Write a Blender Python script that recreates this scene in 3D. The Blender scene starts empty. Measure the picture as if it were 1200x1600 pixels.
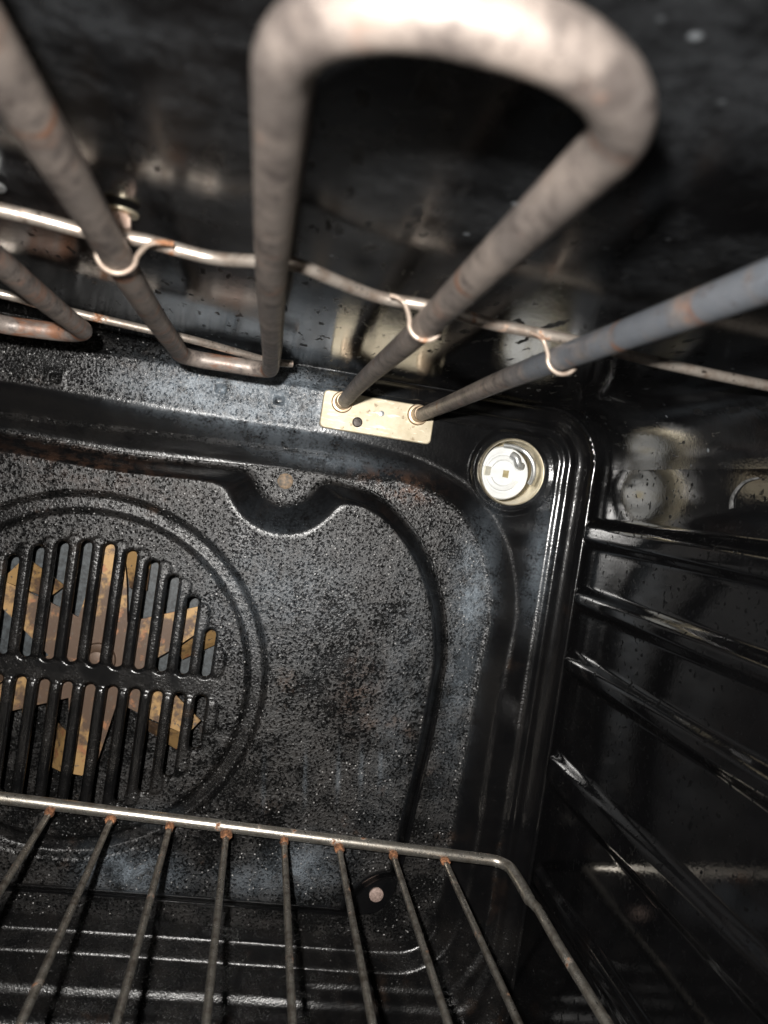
import bpy, bmesh, math, random
import numpy as np
from mathutils import Vector, Matrix

C = bpy.context.scene.collection
S = 0.001                                    # everything below is written in millimetres
random.seed(7)

# ------------------------------------------------------------------ camera
yaw, pitch, roll = (math.radians(a) for a in (8.8, 1.5, 8.6))
fwd = Vector((math.sin(yaw) * math.cos(pitch), math.cos(yaw) * math.cos(pitch), -math.sin(pitch)))
rgt = Vector((math.cos(yaw), -math.sin(yaw), 0))
dwn = fwd.cross(rgt)
uu = math.cos(roll) * rgt - math.sin(roll) * dwn
vv = math.sin(roll) * rgt + math.cos(roll) * dwn
cam_data = bpy.data.cameras.new('camera')
cam = bpy.data.objects.new('camera', cam_data)
C.objects.link(cam)
cam.matrix_world = Matrix(((uu.x, -vv.x, -fwd.x, 0), (uu.y, -vv.y, -fwd.y, 0), (uu.z, -vv.z, -fwd.z, 0.290), (0, 0, 0, 1)))
cam_data.sensor_fit = 'VERTICAL'
cam_data.sensor_height = 36
cam_data.lens = 1230 / 1600 * 36
cam_data.clip_start = 0.004
cam_data.clip_end = 20
cam_data.dof.use_dof = True
cam_data.dof.focus_distance = 0.385
cam_data.dof.aperture_fstop = 17
bpy.context.scene.camera = cam

# ------------------------------------------------------------------ world (dim room outside the open oven door)
world = bpy.data.worlds.new('World')
bpy.context.scene.world = world
world.use_nodes = True
bg = world.node_tree.nodes['Background']
bg.inputs[0].default_value = (0.75, 0.88, 1.0, 1)
bg.inputs[1].default_value = 0.005

# ------------------------------------------------------------------ the phone's flash, just left of and above the lens
FLASH = (-16, -15, 304)
ld = bpy.data.lights.new('phone_flash', 'AREA')
ld.shape = 'DISK'
ld.size = 0.006
ld.energy = 1.0
ld.color = (1.0, 0.97, 0.93)
ld.use_nodes = True
nt = ld.node_tree
em = nt.nodes['Emission']
fo = nt.nodes.new('ShaderNodeLightFalloff')
fo.inputs['Strength'].default_value = 7.5
nt.links.new(fo.outputs['Linear'], em.inputs['Strength'])
lo = bpy.data.objects.new('phone_flash', ld)
C.objects.link(lo)
lo.location = Vector(FLASH) * S
lo.rotation_euler = (Vector((0.10, 1, -0.08))).to_track_quat('-Z', 'Y').to_euler()

sc = bpy.context.scene
sc.view_settings.view_transform = 'Standard'
sc.view_settings.look = 'None'
sc.view_settings.exposure = 0
sc.view_settings.gamma = 1
sc.view_settings.use_curve_mapping = False
sc.render.engine = 'CYCLES'
sc.cycles.use_denoising = True
sc.cycles.denoiser = 'OPENIMAGEDENOISE'
sc.cycles.denoising_input_passes = 'RGB_ALBEDO_NORMAL'
sc.cycles.denoising_prefilter = 'ACCURATE'
sc.cycles.max_bounces = 6
sc.cycles.sample_clamp_indirect = 3
sc.cycles.blur_glossy = 0.0


# ------------------------------------------------------------------ object helpers
def link(name, me, mat, parent=None):
    o = bpy.data.objects.new(name, me)
    C.objects.link(o)
    if mat:
        me.materials.append(mat)
    if parent:
        o.parent = parent
    return o


def smooth(me, angle=None):
    me.polygons.foreach_set('use_smooth', [True] * len(me.polygons))
    if angle:
        me.set_sharp_from_angle(angle=math.radians(angle))


def mesh(name, verts, faces, mat, parent=None, sm=True, angle=None):
    me = bpy.data.meshes.new(name)
    me.from_pydata([tuple(c * S for c in v) for v in verts], [], faces)
    me.update()
    if sm:
        smooth(me, angle)
    return link(name, me, mat, parent)


def obj(name, bm, mat, parent=None, angle=35):
    bmesh.ops.recalc_face_normals(bm, faces=bm.faces)
    me = bpy.data.meshes.new(name)
    bm.to_mesh(me)
    bm.free()
    me.transform(Matrix.Scale(S, 4))
    smooth(me, angle)
    return link(name, me, mat, parent)


def thing(name, label, cat, loc=(0, 0, 0), group=None):
    o = bpy.data.objects.new(name, None)
    o.empty_display_size = 0.02
    C.objects.link(o)
    o.location = Vector(loc) * S
    tag(o, label, cat, group)
    return o


def tag(o, label, cat, group=None):
    o['label'] = label
    o['category'] = cat
    if group:
        o['group'] = group


def catmull(pts, n=8, closed=False):
    P = [np.array(p, float) for p in pts]
    N = len(P)
    out = []
    for i in range(N if closed else N - 1):
        if closed:
            a, b, c, d = P[(i - 1) % N], P[i], P[(i + 1) % N], P[(i + 2) % N]
        else:
            a, b, c, d = P[max(i - 1, 0)], P[i], P[i + 1], P[min(i + 2, N - 1)]
        for k in range(n):
            t = k / n
            out.append(0.5 * (2 * b + (c - a) * t + (2 * a - 5 * b + 4 * c - d) * t * t + (3 * b - a - 3 * c + d) * t ** 3))
    if not closed:
        out.append(P[-1])
    return [tuple(p) for p in out]


def fillet(pts, r, n=10):
    """round the inner corners of a polyline with arcs of radius r"""
    P = [Vector(p) for p in pts]
    out = [P[0]]
    for i in range(1, len(P) - 1):
        a, b, c = P[i - 1], P[i], P[i + 1]
        u, v = (a - b).normalized(), (c - b).normalized()
        th = u.angle(v)
        rr = r[i - 1] if isinstance(r, (list, tuple)) else r
        d = min(rr / math.tan(th / 2), 0.499 * (a - b).length, 0.499 * (c - b).length)
        rr = d * math.tan(th / 2)
        cen = b + (u + v).normalized() * (rr / math.sin(th / 2))
        p0, p1 = b + u * d, b + v * d
        e0, e1 = p0 - cen, p1 - cen
        ang = e0.angle(e1)
        for k in range(n + 1):
            t = k / n
            out.append(cen + (e0 * math.sin((1 - t) * ang) + e1 * math.sin(t * ang)) / math.sin(ang))
    out.append(P[-1])
    return [tuple(p) for p in out]


def resample(pts, step):
    P = [Vector(p) for p in pts]
    out = [P[0]]
    for a, b in zip(P, P[1:]):
        L = (b - a).length
        if L < 1e-6:
            continue
        n = max(1, int(L / step))
        for k in range(1, n + 1):
            out.append(a.lerp(b, k / n))
    return out


def tube(bm, pts, rad, seg=16, caps=True, wob=0.0):
    P = [Vector(p) for p in pts]
    Q = [P[0]]
    for p in P[1:]:
        if (p - Q[-1]).length > 1e-4:
            Q.append(p)
    P = Q
    n = len(P)
    T = [((P[min(i + 1, n - 1)] - P[max(i - 1, 0)]).normalized()) for i in range(n)]
    up = Vector((0, 0, 1)) if abs(T[0].z) < 0.9 else Vector((1, 0, 0))
    N = (up - T[0] * up.dot(T[0])).normalized()
    rings = []
    for i in range(n):
        N = (N - T[i] * N.dot(T[i])).normalized()
        B = T[i].cross(N)
        r = rad(i / (n - 1)) if callable(rad) else rad
        if wob:
            r *= 1 + random.uniform(-wob, wob)
        rings.append([bm.verts.new(P[i] + (N * math.cos(a) + B * math.sin(a)) * r)
                      for a in (2 * math.pi * k / seg for k in range(seg))])
    for a, b in zip(rings, rings[1:]):
        for k in range(seg):
            bm.faces.new((a[k], a[(k + 1) % seg], b[(k + 1) % seg], b[k]))
    if caps:
        bm.faces.new(rings[0][::-1])
        bm.faces.new(rings[-1])
    return bm


def lathe(bm, prof, cen, seg=48, squash=None):
    """revolve (radius, depth) pairs about the Y axis through cen=(x,z); depth is world y"""
    rings = []
    for r, y in prof:
        if r < 1e-6:
            rings.append([bm.verts.new((cen[0], y, cen[1]))])
        else:
            rings.append([bm.verts.new((cen[0] + r * math.cos(a), y, cen[1] + r * math.sin(a)))
                          for a in (2 * math.pi * k / seg for k in range(seg))])
    for a, b in zip(rings, rings[1:]):
        for k in range(seg):
            k2 = (k + 1) % seg
            if len(a) == 1 and len(b) > 1:
                bm.faces.new((a[0], b[k], b[k2]))
            elif len(b) == 1 and len(a) > 1:
                bm.faces.new((a[k], a[k2], b[0]))
            elif len(a) > 1:
                bm.faces.new((a[k], a[k2], b[k2], b[k]))
    return bm


def box(bm, c, s, rot=None, bevel=0.0):
    r = bmesh.ops.create_cube(bm, size=1)
    vs = r['verts']
    bmesh.ops.scale(bm, vec=s, verts=vs)
    if bevel:
        es = list({e for v in vs for e in v.link_edges})
        vs = bmesh.ops.bevel(bm, geom=es, offset=bevel, segments=2, affect='EDGES')['verts']
    if rot:
        bmesh.ops.rotate(bm, matrix=rot, verts=vs)
    bmesh.ops.translate(bm, vec=c, verts=vs)
    return vs


# ------------------------------------------------------------------ distance fields
def sstep(t):
    t = np.clip(t, 0, 1)
    return t * t * (3 - 2 * t)


def rramp(t, a):
    """straight slope from 0 to 1 with rounded ends"""
    t = np.clip(t, 0, 1)
    k = 1 / (1 - a)
    return np.where(t < a, k * t * t / (2 * a), np.where(t > 1 - a, 1 - k * (1 - t) ** 2 / (2 * a), k * (t - a / 2)))


def sd_poly(X, Z, poly):
    """signed distance to a closed polygon, positive inside"""
    d = np.full(X.shape, 1e9)
    ins = np.zeros(X.shape, bool)
    n = len(poly)
    for i in range(n):
        x0, z0 = poly[i]
        x1, z1 = poly[(i + 1) % n]
        ex, ez = x1 - x0, z1 - z0
        L = ex * ex + ez * ez + 1e-12
        t = np.clip(((X - x0) * ex + (Z - z0) * ez) / L, 0, 1)
        d = np.minimum(d, (X - x0 - t * ex) ** 2 + (Z - z0 - t * ez) ** 2)
        c = ((z0 > Z) != (z1 > Z)) & (X < (x1 - x0) * (Z - z0) / (z1 - z0 + 1e-12) + x0)
        ins ^= c
    d = np.sqrt(d)
    return np.where(ins, d, -d)


def sd_rrect(X, Z, cx, cz, hx, hz, r):
    qx, qz = np.abs(X - cx) - hx + r, np.abs(Z - cz) - hz + r
    return -(np.hypot(np.maximum(qx, 0), np.maximum(qz, 0)) + np.minimum(np.maximum(qx, qz), 0) - r)


def sd_capsule(X, Z, x0, z0, x1, z1, r):
    ex, ez = x1 - x0, z1 - z0
    t = np.clip(((X - x0) * ex + (Z - z0) * ez) / (ex * ex + ez * ez + 1e-9), 0, 1)
    return np.hypot(X - x0 - t * ex, Z - z0 - t * ez) - r


def field_mesh(name, x0, x1, z0, z1, cell, keep, height, attrs, mat, parent=None, back=0.0, y0=400.0):
    """pressed sheet: a fine grid in X,Z trimmed where keep<0, pushed toward -Y by height"""
    nx, nz = int((x1 - x0) / cell) + 1, int((z1 - z0) / cell) + 1
    xs, zs = np.linspace(x0, x1, nx), np.linspace(z0, z1, nz)
    X, Z = np.meshgrid(xs, zs)
    s = keep(X, Z)
    gz, gx = np.gradient(s, zs, xs)
    gl = np.hypot(gx, gz) + 1e-9
    near = (s < 0.5 * cell) & (s > -0.95 * cell)
    X = np.where(near, X - s * gx / gl ** 2, X)
    Z = np.where(near, Z - s * gz / gl ** 2, Z)
    ok = s > -0.95 * cell
    H = height(X, Z)
    co = np.stack([X, y0 - H, Z], -1).reshape(-1, 3) * S
    idx = np.arange(nx * nz).reshape(nz, nx)
    f = ok[:-1, :-1] & ok[1:, :-1] & ok[1:, 1:] & ok[:-1, 1:]
    quads = np.stack([idx[:-1, :-1][f], idx[:-1, 1:][f], idx[1:, 1:][f], idx[1:, :-1][f]], -1)
    used = np.zeros(nx * nz, bool)
    used[quads.ravel()] = True
    remap = np.cumsum(used) - 1
    co = co[used]
    quads = remap[quads]
    A = {k: fn(X, Z).reshape(-1)[used] for k, fn in attrs.items()}
    if back:                                   # turn the cut edges inward so that the sheet shows its thickness
        e = np.concatenate([quads[:, [0, 1]], quads[:, [1, 2]], quads[:, [2, 3]], quads[:, [3, 0]]])
        key = np.sort(e, 1)
        key = key[:, 0].astype(np.int64) * len(co) + key[:, 1]
        _, inv, cnt = np.unique(key, return_inverse=True, return_counts=True)
        be = e[cnt[inv] == 1]
        bv = np.unique(be)
        m = np.full(len(co), -1)
        m[bv] = len(co) + np.arange(len(bv))
        ext = co[bv].copy()
        ext[:, 1] += back * S
        co = np.concatenate([co, ext])
        quads = np.concatenate([quads, np.stack([be[:, 1], be[:, 0], m[be[:, 0]], m[be[:, 1]]], -1)])
        A = {k: np.concatenate([a, a[bv]]) for k, a in A.items()}
    me = bpy.data.meshes.new(name)
    me.vertices.add(len(co))
    me.vertices.foreach_set('co', co.ravel())
    me.loops.add(len(quads) * 4)
    me.loops.foreach_set('vertex_index', quads.ravel().astype(np.int32))
    me.polygons.add(len(quads))
    me.polygons.foreach_set('loop_start', (np.arange(len(quads)) * 4).astype(np.int32))
    me.update(calc_edges=True)
    me.validate()
    me.polygons.foreach_set('use_smooth', [True] * len(me.polygons))
    for k, a in A.items():
        at = me.attributes.new(k, 'FLOAT', 'POINT')
        at.data.foreach_set('value', a.astype(np.float32))
    return link(name, me, mat, parent)


# ------------------------------------------------------------------ materials
class N:
    def __init__(self, name):
        self.m = bpy.data.materials.new(name)
        self.m.use_nodes = True
        self.t = self.m.node_tree
        self.b = self.t.nodes['Principled BSDF']
        tc = self.t.nodes.new('ShaderNodeTexCoord')
        self.co = tc.outputs['Object']

    def new(self, kind, **kw):
        n = self.t.nodes.new('ShaderNode' + kind)
        for k, v in kw.items():
            setattr(n, k, v)
        return n

    def put(self, sock, v):
        if hasattr(v, 'node'):
            self.t.links.new(v, sock)
        elif isinstance(v, (tuple, list)) and sock.type == 'RGBA':
            sock.default_value = tuple(v) + ((1,) if len(v) == 3 else ())
        else:
            sock.default_value = v

    def stretch(self, s, rot=(0, 0, 0)):
        n = self.new('Mapping')
        n.inputs['Scale'].default_value = s
        n.inputs['Rotation'].default_value = rot
        self.t.links.new(self.co, n.inputs['Vector'])
        return n.outputs[0]

    def noise(self, scale, detail=3, rough=0.55, co=None, dist=0.0):
        n = self.new('TexNoise')
        self.put(n.inputs['Vector'], co or self.co)
        n.inputs['Scale'].default_value = scale
        n.inputs['Detail'].default_value = detail
        n.inputs['Roughness'].default_value = rough
        n.inputs['Distortion'].default_value = dist
        return n.outputs['Fac']

    def voro(self, scale, out='Distance', rnd=1.0, co=None):
        n = self.new('TexVoronoi')
        self.put(n.inputs['Vector'], co or self.co)
        n.inputs['Scale'].default_value = scale
        n.inputs['Randomness'].default_value = rnd
        return n.outputs[out]

    def ramp(self, f, a, b, lo=0.0, hi=1.0):
        n = self.new('MapRange', interpolation_type='SMOOTHSTEP')
        self.put(n.inputs['Value'], f)
        n.inputs['From Min'].default_value = a
        n.inputs['From Max'].default_value = b
        n.inputs['To Min'].default_value = lo
        n.inputs['To Max'].default_value = hi
        return n.outputs['Result']

    def math(self, op, a, b=0.0, clamp=False):
        n = self.new('Math', operation=op, use_clamp=clamp)
        self.put(n.inputs[0], a)
        self.put(n.inputs[1], b)
        return n.outputs[0]

    def mix(self, f, a, b):
        n = self.new('Mix', data_type='RGBA')
        self.put(n.inputs[0], f)
        self.put(n.inputs[6], a)
        self.put(n.inputs[7], b)
        return n.outputs[2]

    def mixf(self, f, a, b):
        n = self.new('Mix', data_type='FLOAT')
        self.put(n.inputs[0], f)
        self.put(n.inputs[2], a)
        self.put(n.inputs[3], b)
        return n.outputs[0]

    def attr(self, name):
        n = self.new('Attribute', attribute_name=name)
        return n.outputs['Fac']

    def bump(self, h, strength, dist, normal=None):
        n = self.new('Bump')
        self.put(n.inputs['Strength'], strength)
        n.inputs['Distance'].default_value = dist * S
        self.put(n.inputs['Height'], h)
        if normal:
            self.put(n.inputs['Normal'], normal)
        return n.outputs[0]

    def out(self, **kw):
        for k, v in kw.items():
            self.put(self.b.inputs[k], v)
        return self.m


def mat_enamel(name, pressed=False, soil_c=0.35, clean_r=0.11, streak=False):
    """black vitreous enamel under burnt-on grease: crumbs, specks, pits, dulled patches"""
    n = N(name)
    fine = n.noise(760, 3, 0.62)
    grain = n.noise(1050, 2, 0.5)
    fine2 = n.noise(1100, 2, 0.5)
    med = n.noise(75, 4, 0.6)
    big = n.noise(16, 3, 0.55)
    var = n.math('ADD', n.math('MULTIPLY', med, 0.5), n.math('MULTIPLY', big, 0.5))
    soil = n.attr('soil') if pressed else soil_c
    soil = n.math('MULTIPLY', soil, n.ramp(var, 0.36, 0.56, 0.6, 1.0))
    # burnt crumbs: little matt black grains, denser in some patches
    thr = n.ramp(var, 0.38, 0.60, 0.075, -0.035)
    crumb = n.ramp(n.math('ADD', fine, thr), 0.525, 0.575)
    crumb = n.math('MULTIPLY', crumb, n.ramp(soil, 0.38, 0.75))
    dull = n.mix(n.ramp(med, 0.35, 0.7), (0.0035, 0.0035, 0.0035), (0.0135, 0.012, 0.011))
    col = n.mix(soil, (0.003, 0.003, 0.0033), dull)
    rust = n.math('MULTIPLY', n.ramp(n.noise(34, 5, 0.65), 0.60, 0.74), soil)
    col = n.mix(n.math('MULTIPLY', rust, 0.6), col, (0.060, 0.034, 0.020))
    rough = n.mixf(soil, clean_r, n.math('ADD', n.ramp(var, 0.36, 0.6, 0.36, 0.47), n.ramp(grain, 0.35, 0.65, -0.07, 0.07)))
    if pressed:
        st = n.math('MULTIPLY', n.attr('sheen_stain'), n.ramp(n.math('ADD', n.math('MULTIPLY', n.noise(110, 5, 0.7), 0.7), n.math('MULTIPLY', fine, 0.5)), 0.40, 0.72))
        col = n.mix(st, col, (0.175, 0.205, 0.235))  # tints in the painted bluish reflections, and the drips
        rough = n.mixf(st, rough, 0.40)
        rs = n.math('MULTIPLY', n.attr('rust'), n.ramp(n.noise(160, 5, 0.65), 0.40, 0.62))
        col = n.mix(rs, col, (0.085, 0.045, 0.028))
    if pressed:
        crumb = n.math('MULTIPLY', crumb, n.math('SUBTRACT', 1.0, n.math('MULTIPLY', st, 0.6), True))
    col = n.mix(crumb, col, (0.003, 0.003, 0.003))
    spark = n.ramp(n.voro(520), 0.42, 0.22)                     # glassy grains
    spark = n.math('MULTIPLY', spark, n.ramp(fine2, 0.46, 0.54))
    spark = n.math('MULTIPLY', spark, n.math('ADD', 0.05, n.ramp(soil, 0.4, 0.95), True))
    rough = n.mixf(spark, rough, 0.17)
    h = n.math('ADD', n.math('MULTIPLY', fine, 1.1), n.math('MULTIPLY', spark, 1.5))
    h = n.math('ADD', h, n.math('MULTIPLY', med, 1.0))
    nrm = n.bump(h, n.math('ADD', 0.012 if not pressed else 0.07, n.math('MULTIPLY', soil, 0.8), True), 0.5)
    # sparkle of the burnt film, painted into the colour as pale grains
    glint = n.math('MULTIPLY', n.ramp(n.voro(450), 0.25, 0.10), n.ramp(n.voro(450, 'Color'), 0.60, 0.72))
    glint = n.math('MULTIPLY', glint, n.ramp(soil, 0.3, 0.85, 0.0, 1.0))
    col = n.mix(glint, col, n.mix(n.ramp(fine2, 0.35, 0.65), (0.05, 0.05, 0.05), (0.42, 0.41, 0.40)))
    spec = n.mixf(n.math('MULTIPLY', crumb, 0.9), n.mixf(soil, 0.5, n.ramp(var, 0.38, 0.60, 0.36, 0.52)), 0.0)
    if streak:
        pit = n.ramp(n.noise(260, 3, 0.6, n.stretch((1, 0.32, 1))), 0.60, 0.68)
        sep = n.new('SeparateXYZ')
        n.put(sep.inputs[0], n.co)
        near = n.ramp(n.math('MULTIPLY', sep.outputs[1], -1.0), -0.27, -0.12)              # greasier towards the door
        patch = n.ramp(n.noise(38, 6, 0.72), 0.38, 0.66)
        patch = n.math('MULTIPLY', patch, n.ramp(n.noise(330, 4, 0.7), 0.25, 0.6, 0.25, 1.0))
        col = n.mix(n.math('MULTIPLY', patch, n.math('ADD', 0.25, n.math('MULTIPLY', near, 0.75))), col, (0.024, 0.0255, 0.0275))
        rough = n.mixf(pit, n.mixf(near, rough, n.mixf(patch, 0.16, 0.30)), 0.55)
        spec = n.mixf(n.math('MAXIMUM', n.math('MULTIPLY', pit, 0.8), near), 0.5, 0.10)
        col = n.mix(n.math('MULTIPLY', n.ramp(n.voro(110), 0.13, 0.06), n.ramp(n.noise(60), 0.48, 0.60)), col, (0.14, 0.15, 0.16))
    if not pressed and not streak:                              # greasy film, worn in places
        film = n.math('MULTIPLY', n.ramp(n.noise(40, 6, 0.7), 0.46, 0.66), n.ramp(fine, 0.3, 0.6, 0.3, 1.0))
        col = n.mix(film, col, (0.004, 0.004, 0.0045))
        rough = n.mixf(n.math('MULTIPLY', film, 0.5), rough, 0.22)
        pit = n.ramp(n.noise(330, 3, 0.6), 0.61, 0.65)
        rough = n.mixf(pit, rough, 0.6)
        spec = n.mixf(pit, spec, 0.05)
    return n.out(**{'Base Color': col, 'Roughness': rough, 'Normal': nrm, 'IOR': 1.52 if pressed else (1.56 if streak else 1.64), 'Specular IOR Level': spec})


def mat_element():
    n = N('heated_steel_oxide')
    a = n.noise(55, 4, 0.6)
    b = n.noise(600, 3, 0.6)
    m = n.noise(170, 5, 0.68)
    bands = n.noise(60, 4, 0.65, n.stretch((0.5, 1.6, 0.5)))
    rust = n.attr('rust')
    col = n.mix(n.ramp(a, 0.32, 0.68), (0.172, 0.148, 0.134), (0.262, 0.220, 0.192))
    col = n.mix(n.ramp(m, 0.46, 0.66), col, (0.105, 0.088, 0.080))
    col = n.mix(n.math('MULTIPLY', n.attr('temper'), n.ramp(n.noise(70, 4, 0.6), 0.28, 0.52)), col, (0.135, 0.150, 0.172))
    rs = n.math('ADD', bands, n.math('MULTIPLY', rust, 0.06))
    col = n.mix(n.ramp(rs, 0.60, 0.69), col, (0.225, 0.112, 0.068))
    col = n.mix(n.ramp(n.math('ADD', n.noise(110, 4, 0.65), n.math('MULTIPLY', rust, 0.06)), 0.60, 0.72, 0, 0.8), col, (0.27, 0.175, 0.135))
    col = n.mix(n.ramp(n.noise(420, 4, 0.7), 0.60, 0.68), col, (0.07, 0.055, 0.05))
    return n.out(**{'Base Color': col, 'Roughness': n.ramp(b, 0.3, 0.7, 0.40, 0.58), 'Metallic': 0.35,
                    'Normal': n.bump(n.math('ADD', n.math('MULTIPLY', b, 0.6), m), 0.35, 0.35)})


def mat_steel(name, base, rust_lo, rough=(0.24, 0.42), metal=0.95, tarn=(0.16, 0.14, 0.12)):
    n = N(name)
    a = n.noise(210, 4, 0.65)
    rp = n.noise(95, 5, 0.7)
    rust = n.ramp(rp, rust_lo, rust_lo + 0.09)
    col = n.mix(n.ramp(a, 0.40, 0.70), base, tarn)
    rc = n.mix(n.ramp(n.noise(900, 3), 0.35, 0.65), (0.11, 0.045, 0.02), (0.30, 0.14, 0.065))
    col = n.mix(rust, col, rc)
    col = n.mix(n.ramp(n.noise(800, 2), 0.66, 0.72), col, (0.03, 0.022, 0.018))
    return n.out(**{'Base Color': col, 'Metallic': n.mixf(rust, metal, 0.05),
                    'Roughness': n.mixf(rust, n.ramp(a, 0.3, 0.7, rough[0], rough[1]), 0.8),
                    'Normal': n.bump(n.math('ADD', n.noise(700, 3), n.math('MULTIPLY', rust, 0.8)), 0.25, 0.25)})


def mat_rust():
    n = N('flaky_rust')
    a = n.noise(800, 4, 0.65)
    col = n.mix(n.ramp(a, 0.35, 0.65), (0.09, 0.036, 0.017), (0.33, 0.15, 0.07))
    return n.out(**{'Base Color': col, 'Roughness': 0.85, 'Normal': n.bump(a, 0.6, 0.5)})


def mat_plate():
    n = N('passivated_zinc')
    a = n.noise(70, 5, 0.65)
    scr = n.noise(420, 3, 0.6, n.stretch((0.35, 1, 1.6), (0, 0.35, 0)))
    col = n.mix(n.ramp(a, 0.3, 0.7), (0.36, 0.305, 0.205), (0.50, 0.44, 0.325))
    col = n.mix(n.ramp(scr, 0.56, 0.70), col, (0.62, 0.575, 0.46))
    col = n.mix(n.ramp(n.noise(300, 4), 0.62, 0.72), col, (0.22, 0.165, 0.10))
    return n.out(**{'Base Color': col, 'Metallic': 0.30, 'Roughness': 0.52, 'Normal': n.bump(scr, 0.15, 0.2)})


def mat_simple(name, c0, c1, scale, rough, metal=0.0, bump=0.2):
    n = N(name)
    a = n.noise(scale, 4, 0.6)
    return n.out(**{'Base Color': n.mix(n.ramp(a, 0.35, 0.65), c0, c1), 'Roughness': rough, 'Metallic': metal,
                    'Normal': n.bump(a, bump, 0.3)})


def mat_fan():
    n = N('scorched_fan_steel')
    a = n.noise(85, 4, 0.6)
    b = n.noise(420, 4, 0.65)
    vm = n.new('VectorMath', operation='DISTANCE')
    n.put(vm.inputs[0], n.co)
    vm.inputs[1].default_value = (-0.0705, 0.415, 0.183)
    r = n.math('MULTIPLY', vm.outputs['Value'], 20.0)          # 1 at 50 mm: scorched brown round the hub, clean tips
    f = n.math('SUBTRACT', n.math('ADD', a, n.math('MULTIPLY', b, 0.35)), n.math('MULTIPLY', r, 0.38))
    col = n.mix(n.ramp(f, 0.22, 0.42), (0.31, 0.19, 0.078), (0.078, 0.048, 0.031))
    col = n.mix(n.ramp(n.noise(150, 4, 0.6), 0.58, 0.70), col, (0.25, 0.115, 0.055))
    col = n.mix(n.ramp(b, 0.60, 0.68), col, (0.09, 0.07, 0.055))
    return n.out(**{'Base Color': col, 'Roughness': 0.5, 'Metallic': 0.3, 'Normal': n.bump(b, 0.2, 0.3)})


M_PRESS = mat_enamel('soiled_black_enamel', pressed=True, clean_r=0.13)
M_LINER = mat_enamel('glossy_black_enamel', soil_c=0.05, clean_r=0.025)
M_CEIL = mat_enamel('speckled_black_enamel', soil_c=0.10, clean_r=0.035, streak=True)
M_ELEM = mat_element()
M_WIRE = mat_steel('tarnished_wire', (0.62, 0.55, 0.48), 0.57, (0.28, 0.45), 0.8, (0.34, 0.27, 0.22))
M_HOOK = mat_steel('scorched_hook_wire', (0.40, 0.33, 0.27), 0.55, (0.40, 0.55), 0.5, (0.25, 0.19, 0.15))
M_CHROME = mat_steel('worn_chrome_wire', (0.66, 0.62, 0.55), 0.61, (0.25, 0.40), 0.92, (0.34, 0.30, 0.25))
M_ROD = mat_steel('browned_shelf_wire', (0.46, 0.43, 0.38), 0.60, (0.25, 0.42), 0.9, (0.17, 0.145, 0.12))
M_RUST = mat_rust()
M_PLATE = mat_plate()
M_FERR = mat_simple('tarnished_ferrule', (0.30, 0.22, 0.14), (0.46, 0.36, 0.25), 300, 0.42, 0.6)
M_DARK = mat_simple('blackened_screw', (0.03, 0.025, 0.022), (0.09, 0.075, 0.065), 700, 0.55, 0.3)
M_SCREW = mat_simple('crusted_screw_head', (0.10, 0.085, 0.07), (0.24, 0.17, 0.11), 600, 0.7, 0.1, 0.5)
M_SCREW2 = mat_simple('rust_pink_screw_head', (0.17, 0.12, 0.10), (0.30, 0.22, 0.19), 800, 0.75, 0.0, 0.5)
M_CERAM = mat_simple('white_ceramic', (0.60, 0.61, 0.60), (0.66, 0.67, 0.66), 200, 0.38, 0.0, 0.08)
M_BRASS = mat_simple('pale_brass', (0.62, 0.54, 0.38), (0.74, 0.66, 0.50), 300, 0.28, 0.85)
M_PALE = mat_simple('pale_contact', (0.50, 0.49, 0.42), (0.60, 0.58, 0.50), 300, 0.3, 0.3)
M_CLIP = mat_simple('grey_spring_steel', (0.36, 0.37, 0.37), (0.48, 0.49, 0.49), 300, 0.35, 0.7)
M_CONT = mat_simple('bronze_contact', (0.26, 0.215, 0.11), (0.36, 0.31, 0.18), 500, 0.45, 0.5)
M_SLATE = mat_simple('slate_speckled_enamel', (0.012, 0.015, 0.017), (0.042, 0.050, 0.055), 420, 0.5, 0.0, 0.4)
M_FAN = mat_fan()
M_BOLT = mat_simple('pinkish_scorched_bolt', (0.36, 0.25, 0.20), (0.52, 0.40, 0.33), 300, 0.5, 0.3)

# ================================================================== the oven cavity
XC = -75.0                      # centre line of the oven
HX, ZT, RC = 241.0, 345.0, 28.0
cavity = thing('oven_cavity', 'black enamelled oven interior with grimy speckled back wall and glossy ribbed sides', 'oven interior', (XC, 200, 0))
OFF = Vector((XC, 200, 0))


def under(o, root):
    """parent while keeping the mesh where it was written"""
    o.parent = root
    o.location = -root.location
    return o


def mirror_poly(half, n=8):
    """half: points from top centre round the right side to bottom centre"""
    left = [(2 * XC - x, z) for x, z in reversed(half) if abs(x - XC) > 1]
    return catmull(half + left, n, True)


RECESS = mirror_poly([(XC, 314), (-20, 316), (25, 316), (59, 312.5), (85, 307.5), (108, 297.5), (128, 276), (137.5, 255), (142, 232), (141, 208),
                      (140, 185), (139, 150), (139, 110), (137, 72), (130, 50), (116, 39), (95, 36.5), (30, 37), (XC, 38)])
COVER = mirror_poly([(XC, 290), (-28, 292), (10, 294), (36, 293), (63, 286.5), (86, 267), (101.5, 240), (108.5, 212), (109, 190), (108, 160),
                     (105, 124), (102, 90), (96, 70), (82, 63.5), (40, 63), (XC, 64)])
LAMP = (126.0, 310.0)
GRID = (XC, 178.5)


def G(X, Z, cx, cz, sx, sz):
    return np.exp(-(((X - cx) / sx) ** 2 + ((Z - cz) / sz) ** 2))


_w = {}


def wav(X, Z, k):
    """slow hand-made unevenness of pressed sheet"""
    return (np.sin(X * 0.041 * k + 1.3) * np.cos(Z * 0.036 * k + 0.4) + np.sin(X * 0.017 * k - Z * 0.023 * k))


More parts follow.
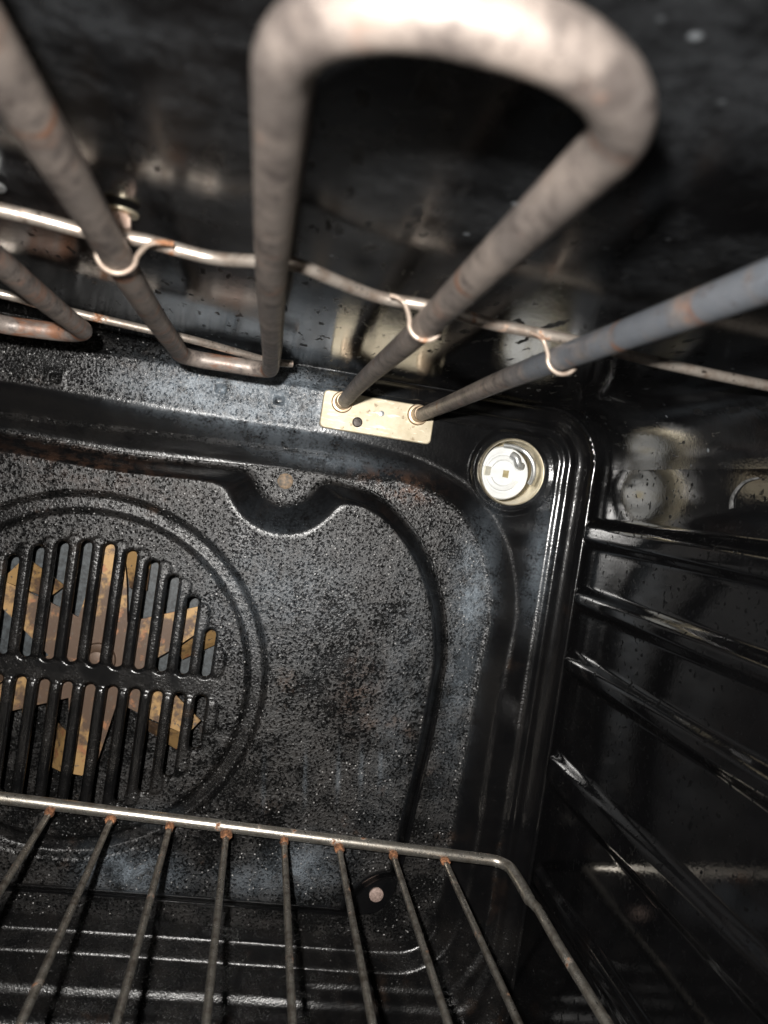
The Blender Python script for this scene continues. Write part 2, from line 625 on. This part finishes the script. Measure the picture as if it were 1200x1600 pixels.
MARKS = [(-106, 320), (-28, 328), (1, 327)]


def back_keep(X, Z):
    k = sd_rrect(X, Z, XC, ZT / 2, HX, ZT / 2, RC)
    return np.minimum(k, np.hypot(X - LAMP[0], Z - LAMP[1]) - 16.6)


def back_height(X, Z):
    d = np.maximum(sd_rrect(X, Z, XC, ZT / 2, HX, ZT / 2, RC), 0)
    r = 12.0
    dd = np.minimum(d, r)
    h = r - np.sqrt(np.maximum(r * r - (r - dd) ** 2, 0))
    low = sstep((60 - Z) / 50)
    de = d / (1 + 1.7 * low)
    h = h * 0.8 + 2.3 * (1 - sstep((de - 6.5) / 3.2)) + 1.6 * (1 - sstep((de - 12.0) / 3.5)) * sstep((X - 60) / 40 + low)
    h = h + 0.03 * (Z - 327) * sstep((Z - 300) / 12)
    rd = sd_poly(X, Z, RECESS)
    h = h - 9.0 * rramp(rd / (15.5 + 9.5 * sstep((Z - 270) / 30) * sstep((75 - X) / 40) - 7.5 * sstep((75 - Z) / 20)), 0.22)
    rr = np.hypot(X - GRID[0], Z - GRID[1])
    h = h - 34 * sstep((98 - rr) / 3)
    # stamped square dimples on the top ledge
    for mx, mz in MARKS:
        q = np.maximum(np.abs(X - mx) - 2.0, np.abs(Z - mz) - 1.5)
        h = h - 2.2 * sstep(-q / 0.7 + 0.8) + 0.5 * np.exp(-((q - 1.2) / 1.4) ** 2)
    # raised lip round the lamp opening
    lr = np.hypot(X - LAMP[0], Z - LAMP[1])
    h = h - 1.2 * sstep((24 - lr) / 4)
    return h + 0.10 * wav(X, Z, 1.0)


def back_soil(X, Z):
    s = 0.12 + 0.36 * sstep((82 - Z) / 20)
    s = np.maximum(s, 0.95 * sstep((X * -1 + 30) / 14) * sstep((Z - 313) / 4))          # top ledge left of the plate
    rd = sd_poly(X, Z, RECESS)
    s = np.maximum(s, (0.9 - 0.6 * sstep((Z - 285) / 10) * sstep((60 - X) / 30)) * sstep((rd - 13) / 3))
    s = np.maximum(s, 0.75 * np.exp(-((Z - 303 - 0.03 * X) / 2.0) ** 2) * sstep((60 - X) / 30) * sstep((Z - 290) / 5))
    s = np.maximum(s, 0.5 * np.exp(-((rd - 0.3) / 1.4) ** 2) * sstep((X - 40) / 60))
    s = np.maximum(s, 1.0 * np.exp(-((rd - 14) / 2.6) ** 2) * sstep((X - 70) / 20))
    s = np.maximum(s, 0.5 * np.exp(-((X - 151) / 2.0) ** 2) * sstep((270 - Z) / 40))
    return s


def back_sheen(X, Z):  # flash highlight on the ledge and bluish reflections, painted into the colour
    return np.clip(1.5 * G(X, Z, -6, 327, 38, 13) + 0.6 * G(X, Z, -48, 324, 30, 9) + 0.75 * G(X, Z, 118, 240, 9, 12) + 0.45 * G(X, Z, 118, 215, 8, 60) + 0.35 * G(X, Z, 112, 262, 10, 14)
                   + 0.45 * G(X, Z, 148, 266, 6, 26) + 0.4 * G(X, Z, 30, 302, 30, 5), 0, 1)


def back_rust(X, Z):
    return np.clip(0.9 * G(X, Z, 74, 292, 13, 6) + 0.5 * G(X, Z, 60, 297, 16, 4), 0, 1)


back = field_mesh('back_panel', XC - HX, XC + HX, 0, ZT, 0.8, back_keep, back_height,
                  {'soil': back_soil, 'sheen_stain': back_sheen, 'rust': back_rust}, M_PRESS, back=1.0)
under(back, cavity)
back['label'] = 'grimy pressed back panel with stepped rim and speckled top ledge'

# baffle behind the fan
bm = bmesh.new()
fb = [(GRID[0] + 90 * math.cos(math.radians(a)), GRID[1] + 90 * math.sin(math.radians(a))) for a in range(-6, 187, 4)]
f1 = [bm.verts.new((x, 437, z)) for x, z in fb]
f2 = [bm.verts.new((x, 438.5, z)) for x, z in fb]
bm.faces.new(f1)
bm.faces.new(f2[::-1])
for i in range(len(fb)):
    j = (i + 1) % len(fb)
    bm.faces.new((f1[j], f1[i], f2[i], f2[j]))
under(obj('fan_baffle', bm, M_SLATE), cavity)

# ---- walls, ceiling and floor: a rounded sleeve with pressed shelf runners in the sides
RUN = [(284.5, 5.6, 4.0), (251, 4.6, 3.6), (217.5, 4.8, 3.6), (162.5, 8.0, 3.8), (106, 5.0, 2.4)]


def runner(z, y):
    h = 0
    for zc, hw, hh in RUN:
        e = 1 - max(0.0, min(1.0, (y - 379) / 9.0))
        e *= max(0.0, min(1.0, (y - 12) / 12.0))
        t = max(0.0, min(1.0, (hw + 2.8 - abs(z - zc)) / 6.0))
        h += hh * t * t * (3 - 2 * t) * e * e * (3 - 2 * e)
    return h


def outline():
    """closed list of (x, z, inward nx, nz, tag)"""
    L = []
    xl, xr = XC - HX, XC + HX
    for i in range(0, 13):
        a = math.pi / 2 * i / 12
        L.append((xr - RC + RC * math.sin(a), ZT - RC + RC * math.cos(a), -math.sin(a), -math.cos(a), 'c'))
    nz = 330
    for i in range(1, nz):
        L.append((xr, ZT - RC - (ZT - 2 * RC) * i / nz, -1, 0, 'r'))
    for i in range(0, 13):
        a = math.pi / 2 * i / 12
        L.append((xr - RC + RC * math.cos(a), RC - RC * math.sin(a), -math.cos(a), math.sin(a), 'f'))
    for i in range(0, 13):
        a = math.pi / 2 * i / 12
        L.append((xl + RC - RC * math.sin(a), RC - RC * math.cos(a), math.sin(a), math.cos(a), 'f'))
    for i in range(1, nz):
        L.append((xl, RC + (ZT - 2 * RC) * i / nz, 1, 0, 'l'))
    for i in range(0, 13):
        a = math.pi / 2 * i / 12
        L.append((xl + RC - RC * math.cos(a), ZT - RC + RC * math.sin(a), math.cos(a), -math.sin(a), 'c'))
    return L


YS = [-60, -20, 5, 12, 15, 18, 21, 24, 60, 120, 200, 280, 340, 372] + list(np.arange(376, 390, 1.0)) + [392]


def sleeve(name, pts, mat, label=None):
    V, F = [], []
    for (x, z, nx, nz, tg) in pts:
        for y in YS:
            h = runner(z, y) if tg in 'lr' else 0
            V.append((x + nx * h, y, z + nz * h))
    n = len(YS)
    for i in range(len(pts) - 1):
        for j in range(n - 1):
            F.append((i * n + j, i * n + j + 1, (i + 1) * n + j + 1, (i + 1) * n + j))
    o = mesh(name, V, F, mat)
    if label:
        o['label'] = label
    return under(o, cavity)


OL = outline()
ir = [i for i, p in enumerate(OL) if p[4] == 'r']
il = [i for i, p in enumerate(OL) if p[4] == 'l']
sleeve('side_wall', OL[ir[0] - 1: ir[-1] + 2], M_LINER, 'glossy black side wall with pressed shelf runners')
sleeve('side_wall', OL[il[0] - 1: il[-1] + 2], M_LINER)
sleeve('floor', OL[ir[-1] + 1: il[0]], M_LINER)
sleeve('ceiling', OL[il[-1] + 1:] + OL[:ir[0]], M_CEIL, 'black ceiling with dull grease clouds and specks')

bm = bmesh.new()
tube(bm, catmull([(165.6, 262, 302.5), (165.4, 262.5, 306), (165.5, 260.5, 309.5), (165.6, 256, 312.5), (165.8, 249, 313.8)], 6), lambda t: 1.3 - 1.0 * t, 10)
for v in bm.verts:
    v.co.x = 165.7 + (v.co.x - 165.7) * 0.35
M_CHIP = mat_simple('chipped_enamel', (0.03, 0.03, 0.03), (0.13, 0.13, 0.13), 500, 0.5)
under(obj('enamel_chip', bm, M_CHIP), cavity)

# ================================================================== fan cover
SLX = [XC + 10.75 * (k + 0.5) for k in range(-6, 6)]
SR, SHW = 66.5, 2.75
SLOTS = []
for x in SLX:
    reach = math.sqrt(SR ** 2 - (x - GRID[0]) ** 2)
    if reach > 12:
        SLOTS.append((x, GRID[1] + 6.2 + SHW, x, GRID[1] + reach - SHW))
        SLOTS.append((x, GRID[1] - 3.2 - SHW, x, GRID[1] - reach + SHW))
BARS = []
for x0, x1 in zip([SLX[0] - 10.75] + SLX, SLX + [SLX[-1] + 10.75]):
    x = (x0 + x1) / 2
    rr2 = (SR - 1) ** 2 - (max(abs(x - GRID[0]) - 1.5, 0)) ** 2
    reach = math.sqrt(max(rr2, 0)) if rr2 > 0 else 14
    reach = max(reach, 14)
    BARS.append((x, GRID[1] + 11, x, GRID[1] + reach))
    BARS.append((x, GRID[1] - 8, x, GRID[1] - reach))


def slot_sd(X, Z):
    d = np.full(X.shape, 1e9)
    for s in SLOTS:
        d = np.minimum(d, sd_capsule(X, Z, *s, SHW))
    return d


NOTCH = [(10, 290.5), (2 * XC - 10, 290.5)]
NOTCH2 = [(98, 66), (2 * XC - 98, 66)]


def cover_keep(X, Z):
    return np.minimum(sd_poly(X, Z, COVER), slot_sd(X, Z))


def cover_face(X, Z):
    t = (sd_poly(X, Z, COVER) - 0.6) / 10.2
    for cx, cz in NOTCH:
        q = (np.hypot(X - cx, (Z - cz)) - 11) / 21.0
        t = -np.log(np.exp(-4 * np.clip(t, -1, 3)) + np.exp(-4 * np.clip(q, -1, 3))) / 4
    for cx, cz in NOTCH2:
        q = (np.hypot(X - cx, (Z - cz)) - 18) / 12.0
        t = np.minimum(t, q)
    return t


def cover_height(X, Z):
    t = cover_face(X, Z)
    tt = np.clip(t, 0, 1)
    h = -8.0 + 11.0 * rramp(tt, 0.32)
    # soften the two ends of the slope
    rr = np.hypot(X - GRID[0], Z - GRID[1])
    g = np.clip((6.4 - np.abs(rr - 85.2)) / 4.2, 0, 1)
    h = h - 3.4 * sstep(g)
    b = np.zeros(X.shape)
    for s in BARS:
        d = sd_capsule(X, Z, *s, 0.0)
        b = np.maximum(b, np.sqrt(np.maximum(1 - (d / 4.6) ** 2, 0)) * sstep((4.6 - d) / 1.6))
    h = h + 1.3 * b
    s = slot_sd(X, Z)
    h = h - 1.5 * (1 - sstep(s / 1.5)) ** 1.5
    return h + 0.16 * wav(X, Z, 1.3) * sstep(t)


def cover_soil(X, Z):
    t = cover_face(X, Z)
    s = 0.10 + 0.90 * sstep((t - 0.83) / 0.22)
    rr = np.hypot(X - GRID[0], Z - GRID[1])
    g = np.clip(1 - np.abs(rr - 85) / 7, 0, 1)
    s = s * (1 - 0.35 * sstep(g))
    sl = slot_sd(X, Z)
    clean = sstep((70 - rr) / 8)
    s = s * (1 - 0.52 * clean)
    fl = sstep((0.34 - t) / 0.16)
    return np.maximum(s, 0.95 * fl * sstep((Z - 150) / 50))


def cover_sheen_drips(X, Z):  # pale drips, plus bluish reflections painted into the colour
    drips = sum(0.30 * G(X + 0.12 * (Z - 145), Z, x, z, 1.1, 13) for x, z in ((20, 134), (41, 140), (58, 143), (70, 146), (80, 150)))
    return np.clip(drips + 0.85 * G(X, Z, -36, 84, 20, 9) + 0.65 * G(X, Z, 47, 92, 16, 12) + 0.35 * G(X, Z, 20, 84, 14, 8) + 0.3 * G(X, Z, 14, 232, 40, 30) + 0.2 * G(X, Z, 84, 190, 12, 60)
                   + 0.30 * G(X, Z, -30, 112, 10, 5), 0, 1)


def cover_rust(X, Z):
    return np.clip(0.3 * G(X, Z, -85, 281, 40, 10) + 0.35 * G(X, Z, 62, 190, 10, 20), 0, 1)


cov = thing('fan_cover', 'black pressed fan cover with round slotted grille and scalloped screw notch', 'fan cover', (XC, 400, 64))
x_lo, x_hi = 2 * XC - 109, 109
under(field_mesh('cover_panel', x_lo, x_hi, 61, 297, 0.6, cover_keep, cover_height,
                 {'soil': cover_soil, 'sheen_stain': cover_sheen_drips, 'rust': cover_rust}, M_PRESS, back=1.6), cov)


def screw(c, r, y, mat, root, slot=False):
    bm = bmesh.new()
    lathe(bm, [(r * 0.8, y + 2), (r, y + 0.4), (r * 0.98, y - 0.5), (r * 0.75, y - 1.2), (r * 0.35, y - 1.5), (0, y - 1.55)], c, 24)
    o = obj('screw', bm, mat)
    return under(o, root)


screw((10, 287.5), 4.1, 407.6, M_SCREW, cov)['label'] = 'brown crusted screw head in the scalloped notch'
screw((90, 75.5), 3.9, 407.6, M_SCREW2, cov)['label'] = 'pale rusty screw head in the lower corner'
screw((2 * XC - 10, 287.5), 4.1, 407.6, M_SCREW, cov)
screw((2 * XC - 90, 75.5), 4.4, 407.6, M_SCREW2, cov)

# ================================================================== convection fan behind the slots
FC = (-70.5, 183.0)
fan = thing('convection_fan', 'scorched tan and brown fan wheel seen behind the slotted grille', 'fan', (FC[0], 420, FC[1]))


def polar(r, a):
    return (FC[0] + r * math.cos(a), FC[1] + r * math.sin(a))


bm = bmesh.new()
pl = []
for k in range(6):
    a = math.radians(91 + 60 * k)
    for r, da in ((24, -30), (40, -14), (60, -5.5), (61, 4), (42, 11)):
        pl.append(polar(r, a + math.radians(da)))
top = [bm.verts.new((x, 415, z)) for x, z in pl]
bot = [bm.verts.new((x, 416.2, z)) for x, z in pl]
ct, cb = bm.verts.new((FC[0], 415, FC[1])), bm.verts.new((FC[0], 416.2, FC[1]))
for i in range(len(top)):
    j = (i + 1) % len(top)
    bm.faces.new((ct, top[i], top[j]))
    bm.faces.new((cb, bot[j], bot[i]))
for i in range(len(top)):
    j = (i + 1) % len(top)
    bm.faces.new((top[i], top[j], bot[j], bot[i]))
under(obj('fan_plate', bm, M_FAN, angle=20), fan)
for k in range(6):
    a = math.radians(91 + 60 * k)
    # a blade folded back from the trailing edge of every arm, flaring outward
    e0, e1 = polar(40, a + math.radians(-16)), polar(62, a + math.radians(-5))
    o0, o1 = polar(41, a + math.radians(-27)), polar(64, a + math.radians(-17))
    bm = bmesh.new()
    q = [(e0[0], 415.0, e0[1]), (e1[0], 415.0, e1[1]), (o1[0], 426, o1[1]), (o0[0], 424, o0[1])]
    t = [bm.verts.new(v) for v in q]
    b = [bm.verts.new((v[0], v[1] + 1.2, v[2])) for v in q]
    bm.faces.new(t)
    bm.faces.new(b[::-1])
    for i in range(4):
        j = (i + 1) % 4
        bm.faces.new((t[j], t[i], b[i], b[j]))
    under(obj('blade', bm, M_FAN, angle=20), fan)
bm = bmesh.new()
lathe(bm, [(9, 415), (8.5, 413), (6, 412), (5, 410.5), (3, 410), (0, 410)], FC, 32)
under(obj('hub', bm, M_FAN), fan)

# ================================================================== grill element
ZE, RE = 331.0, 3.35
grill = thing('grill_element', 'looping grey brown grill heating element rod mounted on a beige plate', 'heating element', (52, 396, 326))


def sag(pts):
    out = []
    for p in resample(pts, 2.0):
        out.append((p.x + 0.35 * math.sin(p.y * 0.03 + p.x * 0.05), p.y, p.z + 0.35 * math.sin(p.y * 0.021 + 1.0 + p.x * 0.03)))
    return out


path = [(32, 402, ZE), (32, 67.5, ZE), (-4.5, 67.5, ZE), (-4.5, 326, ZE), (-40, 327, ZE), (-36, 60, ZE), (-71, 60, ZE), (-71, 308, ZE),
        (-107, 306, ZE - 2), (-107, 62, ZE), (-143, 62, ZE), (-143, 326, ZE), (-179, 326, ZE), (-179, 62, ZE), (-216, 62, ZE), (-216, 380, ZE),
        (-282, 380, ZE), (-282, -34, ZE), (71, -34, ZE), (71, 402, ZE)]
rad = [17, 15.5, 9, 9, 15, 15, 13, 13, 15, 15, 9, 9, 15, 15, 12, 12, 20, 20]
bm = bmesh.new()
tube(bm, sag(fillet(path, rad, 12)), RE, 20)
rod = obj('heating_rod', bm, M_ELEM, angle=60)
co = np.empty(len(rod.data.vertices) * 3, np.float32)
rod.data.vertices.foreach_get('co', co)
co = co.reshape(-1, 3) / S
tm = 0.9 * sstep((co[:, 0] - 55) / 8) * sstep((250 - co[:, 1]) / 40)
ru = sstep((co[:, 1] - 150) / 40) * sstep((-20 - co[:, 0]) / 8) + 0.6 * np.exp(-((co[:, 1] - 225) / 25) ** 2) * sstep((co[:, 0] - 50) / 10)
for nm, v in (('temper', tm), ('rust', ru)):
    rod.data.attributes.new(nm, 'FLOAT', 'POINT').data.foreach_set('value', v.astype(np.float32))
under(rod, grill)

# mounting plate
bm = bmesh.new()
px0, px1, pz0, pz1, pr = 22.3, 79.7, 317.0, 336.0, 2.4
ring = []
for (cx, cz, a0) in ((px1 - pr, pz1 - pr, 0), (px0 + pr, pz1 - pr, 90), (px0 + pr, pz0 + pr, 180), (px1 - pr, pz0 + pr, 270)):
    for k in range(7):
        a = math.radians(a0 + 90 * k / 6)
        ring.append((cx + pr * math.cos(a), cz + pr * math.sin(a)))
cx, cz = (px0 + px1) / 2, (pz0 + pz1) / 2


def inset(p, d):
    L = math.hypot(p[0] - cx, p[1] - cz)
    return (p[0] - d * (1 if p[0] > cx else -1), p[1] - d * (1 if p[1] > cz else -1))


r0 = [bm.verts.new((x, 400.5, z)) for x, z in ring]
r1 = [bm.verts.new((x, 396.3, z)) for x, z in ring]
r2 = [bm.verts.new((inset(p, 0.45)[0], 395.8, inset(p, 0.45)[1])) for p in ring]
n = len(ring)
for a, b in ((r0, r1), (r1, r2)):
    for i in range(n):
        bm.faces.new((a[i], a[(i + 1) % n], b[(i + 1) % n], b[i]))
bm.faces.new(r2)
bm.faces.new(r0[::-1])
plate = under(obj('mounting_plate', bm, M_PLATE, angle=25), grill)
plate['label'] = 'scratched beige metal mounting plate'


def sub(o, part):
    o.parent = part
    return o


for hx in (32.0, 71.0):
    bm = bmesh.new()
    lathe(bm, [(3.2, 394), (4.9, 394.2), (5.35, 394.8), (5.5, 395.9), (5.2, 396.4)], (hx, ZE), 32)
    tube(bm, [(hx, 396, ZE), (hx, 386, ZE), (hx, 385.4, ZE)], lambda t: 3.95 if t < 0.95 else 3.5, 24)
    sub(obj('ferrule', bm, M_FERR), plate)
bm = bmesh.new()
lathe(bm, [(2.6, 396), (2.55, 395.3), (2.0, 394.8), (1.9, 395.4), (0.9, 395.3), (0, 395.1)], (41, 322.3), 24)
box(bm, (41, 394.9, 322.3), (4.2, 0.5, 0.55), Matrix.Rotation(0.6, 3, 'Y'))
sub(obj('screw', bm, M_DARK), plate)
bm = bmesh.new()
lathe(bm, [(1.5, 395.9), (1.3, 395.5), (0.6, 395.35), (0, 395.3)], (52.5, 328.6), 20)
sub(obj('rivet', bm, M_CLIP), plate)

# ================================================================== support wires under the ceiling
w1 = thing('support_wire', 'pale bent wire crossing above the element loops with hooked clips', 'support wire', (30, 194, 341), 'wires carrying the grill element')
pts = [(-320, 168, 337), (-200, 172, 337.5), (-120, 178, 337), (-64, 182, 337.3), (-47, 185, 337), (-34, 184.5, 337.3), (-20, 187, 337), (-9, 182.5, 337), (0, 180, 337.2), (9, 186, 337),
       (21, 194, 337), (35, 194.5, 337.2), (50, 199.5, 337), (63, 201, 337.2), (76, 202, 337.2), (97, 207, 337), (118, 210, 337), (139, 211.5, 337), (168, 213, 337)]
bm = bmesh.new()
tube(bm, catmull(pts, 6), 1.55, 14)
under(obj('wire', bm, M_WIRE, angle=60), w1)


def clip(x, y, skew=0.0):
    """thin wire hook: leaves the support wire, passes under the rod and ends beside it"""
    r = RE + 0.65
    P = [(x + 10.5, y + 2.4 + skew, 336.2), (x + 8, y + 1.6 + skew, 335.8), (x + r + 1.6, y + 0.8, 334.6), (x + r, y - 0.4, ZE + 0.6)]
    for k in range(1, 7):
        a = math.radians(10 - 200 * k / 6)
        P.append((x + r * math.cos(a), y - 0.6 - 0.25 * k, ZE + r * math.sin(a)))
    P.append((x - r - 0.2, y - 2.4, ZE + 2.6))
    bm = bmesh.new()
    tube(bm, catmull(P, 5), 0.6, 10)
    return under(obj('clip', bm, M_HOOK, angle=60), w1)


def clip_l(x, y):
    r = RE + 0.65
    P = [(x - 9.5, y - 0.9, 336.2), (x - 7.4, y - 0.8, 336.0), (x - r - 1.4, y - 0.5, 334.8), (x - r, y - 1.2, ZE + 0.6)]
    for k in range(1, 7):
        a = math.radians(170 + 190 * k / 6)
        P.append((x + r * math.cos(a), y - 1.2 - 0.2 * k, ZE + r * math.sin(a)))
    bm = bmesh.new()
    tube(bm, catmull(P, 5), 0.6, 10)
    return under(obj('clip', bm, M_HOOK, angle=60), w1)


clip(-37.5, 176)
clip_l(32, 188)
clip_l(71, 199)
clip(-107, 176)

w2 = thing('support_wire', 'thin rust-spotted wire lying behind the rear bends of the element', 'support wire', (-60, 308, 340), 'wires carrying the grill element')
bm = bmesh.new()
tube(bm, catmull([(-300, 290, 337.5), (-200, 288, 337), (-130, 286, 337), (-97, 288, 337), (-87, 296, 337), (-73, 302, 337), (-56, 308.5, 337), (-36, 316, 337), (-20, 326, 336.8), (-5, 335, 336.5), (4, 338, 337.5)], 6), 1.55, 14)
under(obj('wire', bm, M_WIRE, angle=60), w2)

# bolts in the ceiling that hold the wire
def bolt(x, y, label, head, washer):
    t = thing('ceiling_bolt', label, 'bolt', (x, y, 345), 'bolts in the oven ceiling')
    bm = bmesh.new()
    r = bmesh.ops.create_cone(bm, cap_ends=True, segments=6, radius1=3.1, radius2=2.7, depth=3.2)
    bmesh.ops.translate(bm, verts=r['verts'], vec=(x, y, 341.6))
    bmesh.ops.bevel(bm, geom=list(bm.edges), offset=0.5, segments=2, affect='EDGES')
    under(obj('bolt_head', bm, head), t)
    bm = bmesh.new()
    r = bmesh.ops.create_cone(bm, cap_ends=True, segments=28, radius1=4.1, radius2=4.1, depth=0.8)
    bmesh.ops.translate(bm, verts=r['verts'], vec=(x, y, 343.7))
    bmesh.ops.bevel(bm, geom=list(bm.edges), offset=0.2, segments=1, affect='EDGES')
    under(obj('washer', bm, washer), t)
    return t


bolt(-41, 189, 'pinkish scorched bolt with brass washer in the ceiling beside the element rod', M_BOLT, M_BRASS)
bolt(-69.5, 187.5, 'dull steel bolt in the ceiling at the left edge', M_CLIP, M_CLIP)

# ================================================================== oven lamp
lamp = thing('oven_lamp', 'white ceramic lamp socket without bulb in a round brass lined opening', 'lamp socket', (LAMP[0], 400, LAMP[1]))
bm = bmesh.new()
lathe(bm, [(17.9, 401.5), (17.8, 399.6), (17.4, 399.0), (16.9, 399.1), (16.6, 399.8), (16.5, 402)], LAMP, 64)
under(obj('rim', bm, M_BRASS), lamp)
bm = bmesh.new()
lathe(bm, [(16.55, 401), (16.4, 410), (16.0, 412), (16.2, 420), (16.0, 428), (0, 429)], LAMP, 64)
under(obj('housing', bm, M_BRASS), lamp)
bm = bmesh.new()
SC = (LAMP[0] + 0.2, LAMP[1] - 0.5)
lathe(bm, [(14.6, 427), (14.6, 416.8), (13.9, 415.8), (11.2, 415.6), (10.6, 416.0), (10.0, 416.1), (9.4, 414.9), (7.6, 414.4), (7.0, 414.8), (6.6, 415.6), (0, 415.8)], SC, 56)
socket = under(obj('ceramic_socket', bm, M_CERAM), lamp)
bm = bmesh.new()
box(bm, (SC[0] + 0.2, 415.2, SC[1] - 0.4), (25.5, 3.2, 5.6), None, 0.5)
sub(obj('socket_bar', bm, M_CERAM), socket)
bm = bmesh.new()
box(bm, (SC[0] + 0.4, 414.0, SC[1] - 0.4), (3.0, 0.9, 4.4), None, 0.3)
box(bm, (SC[0] + 1.9, 413.9, SC[1] - 0.4), (1.0, 1.2, 4.2), None, 0.2)
sub(obj('contact', bm, M_CONT), socket)
bm = bmesh.new()
box(bm, (SC[0] - 9.4, 413.4, SC[1] - 0.2), (4.8, 0.8, 5.0), Matrix.Rotation(0.35, 3, 'Z'), 0.3)
sub(obj('contact', bm, M_PALE), socket)
bm = bmesh.new()
P = [(LAMP[0] + 14.3 * math.cos(math.radians(a)), y, LAMP[1] + 14.3 * math.sin(math.radians(a))) for a, y in ((100, 413), (80, 410), (60, 407), (40, 406), (20, 406), (0, 407), (-18, 409))]
bm2 = catmull(P, 5)
tube(bm, bm2, 1.3, 10)
tube(bm, catmull([(LAMP[0] + 2.8, 413.6, LAMP[1] + 9.8), (LAMP[0] + 5.2, 411.8, LAMP[1] + 8.2), (LAMP[0] + 6.6, 411.8, LAMP[1] + 5.0), (LAMP[0] + 9.2, 413.2, LAMP[1] + 4.4)], 5), 2.2, 12)
under(obj('retaining_clip', bm, M_CLIP), lamp)

# ================================================================== wire shelf
def rz(x):
    return 121.3 - 0.045 * x


rack = thing('oven_rack', 'worn chrome wire oven shelf with rusty welds along its back bar', 'oven shelf', (XC, 200, 120))
xl, xr = 2 * XC - 146.5, 146.5
bm = bmesh.new()
fr = [(xl, -30, rz(xl)), (xl, 374, rz(xl)), (xr, 374, rz(xr)), (xr, 352, rz(xr)), (xr - 0.3, 338, rz(xr) - 0.2), (xr + 0.6, 330, rz(xr) + 0.4), (xr, 300, rz(xr)), (xr, -30, rz(xr))]
tube(bm, resample(fillet(fr, [9, 9, 10, 8, 8, 10], 10), 4), lambda t: 2.1 + 0.65 * float(sstep((0.5 - abs(t - 0.5) - 0.29) / 0.05)), 16)
under(obj('frame', bm, M_CHROME, angle=60), rack)
xs = [-74 + 26.8 * k for k in range(-8, 9) if xl + 8 < -74 + 26.8 * k < xr - 8]
for i, x in enumerate(xs):
    bm = bmesh.new()
    x += random.uniform(-0.5, 0.5)
    tube(bm, resample([(x, 374, rz(x) - 2.2), (x, 330, rz(x) - 2.2 - 0.2), (x + random.uniform(-.6, .6), 150, rz(x) - 2.5), (x, -30, rz(x) - 2.2)], 15), 1.5, 12)
    rod = under(obj('rod', bm, M_ROD, angle=60), rack)
    bm = bmesh.new()
    r = bmesh.ops.create_icosphere(bm, subdivisions=3, radius=1)
    for v in r['verts']:
        k = 1 + 0.18 * math.sin(v.co.x * 7 + i) * math.cos(v.co.z * 6 + 2 * i) + random.uniform(-.05, .05)
        v.co = Vector((v.co.x * (2.0 + 0.5 * (i % 2)) * k + x, v.co.y * (3.0 + (i % 3) * 1.3) * k + 370.0, v.co.z * 2.1 * k + rz(x) - 1.9))
    sub(obj('weld', bm, M_RUST, angle=80), rod)
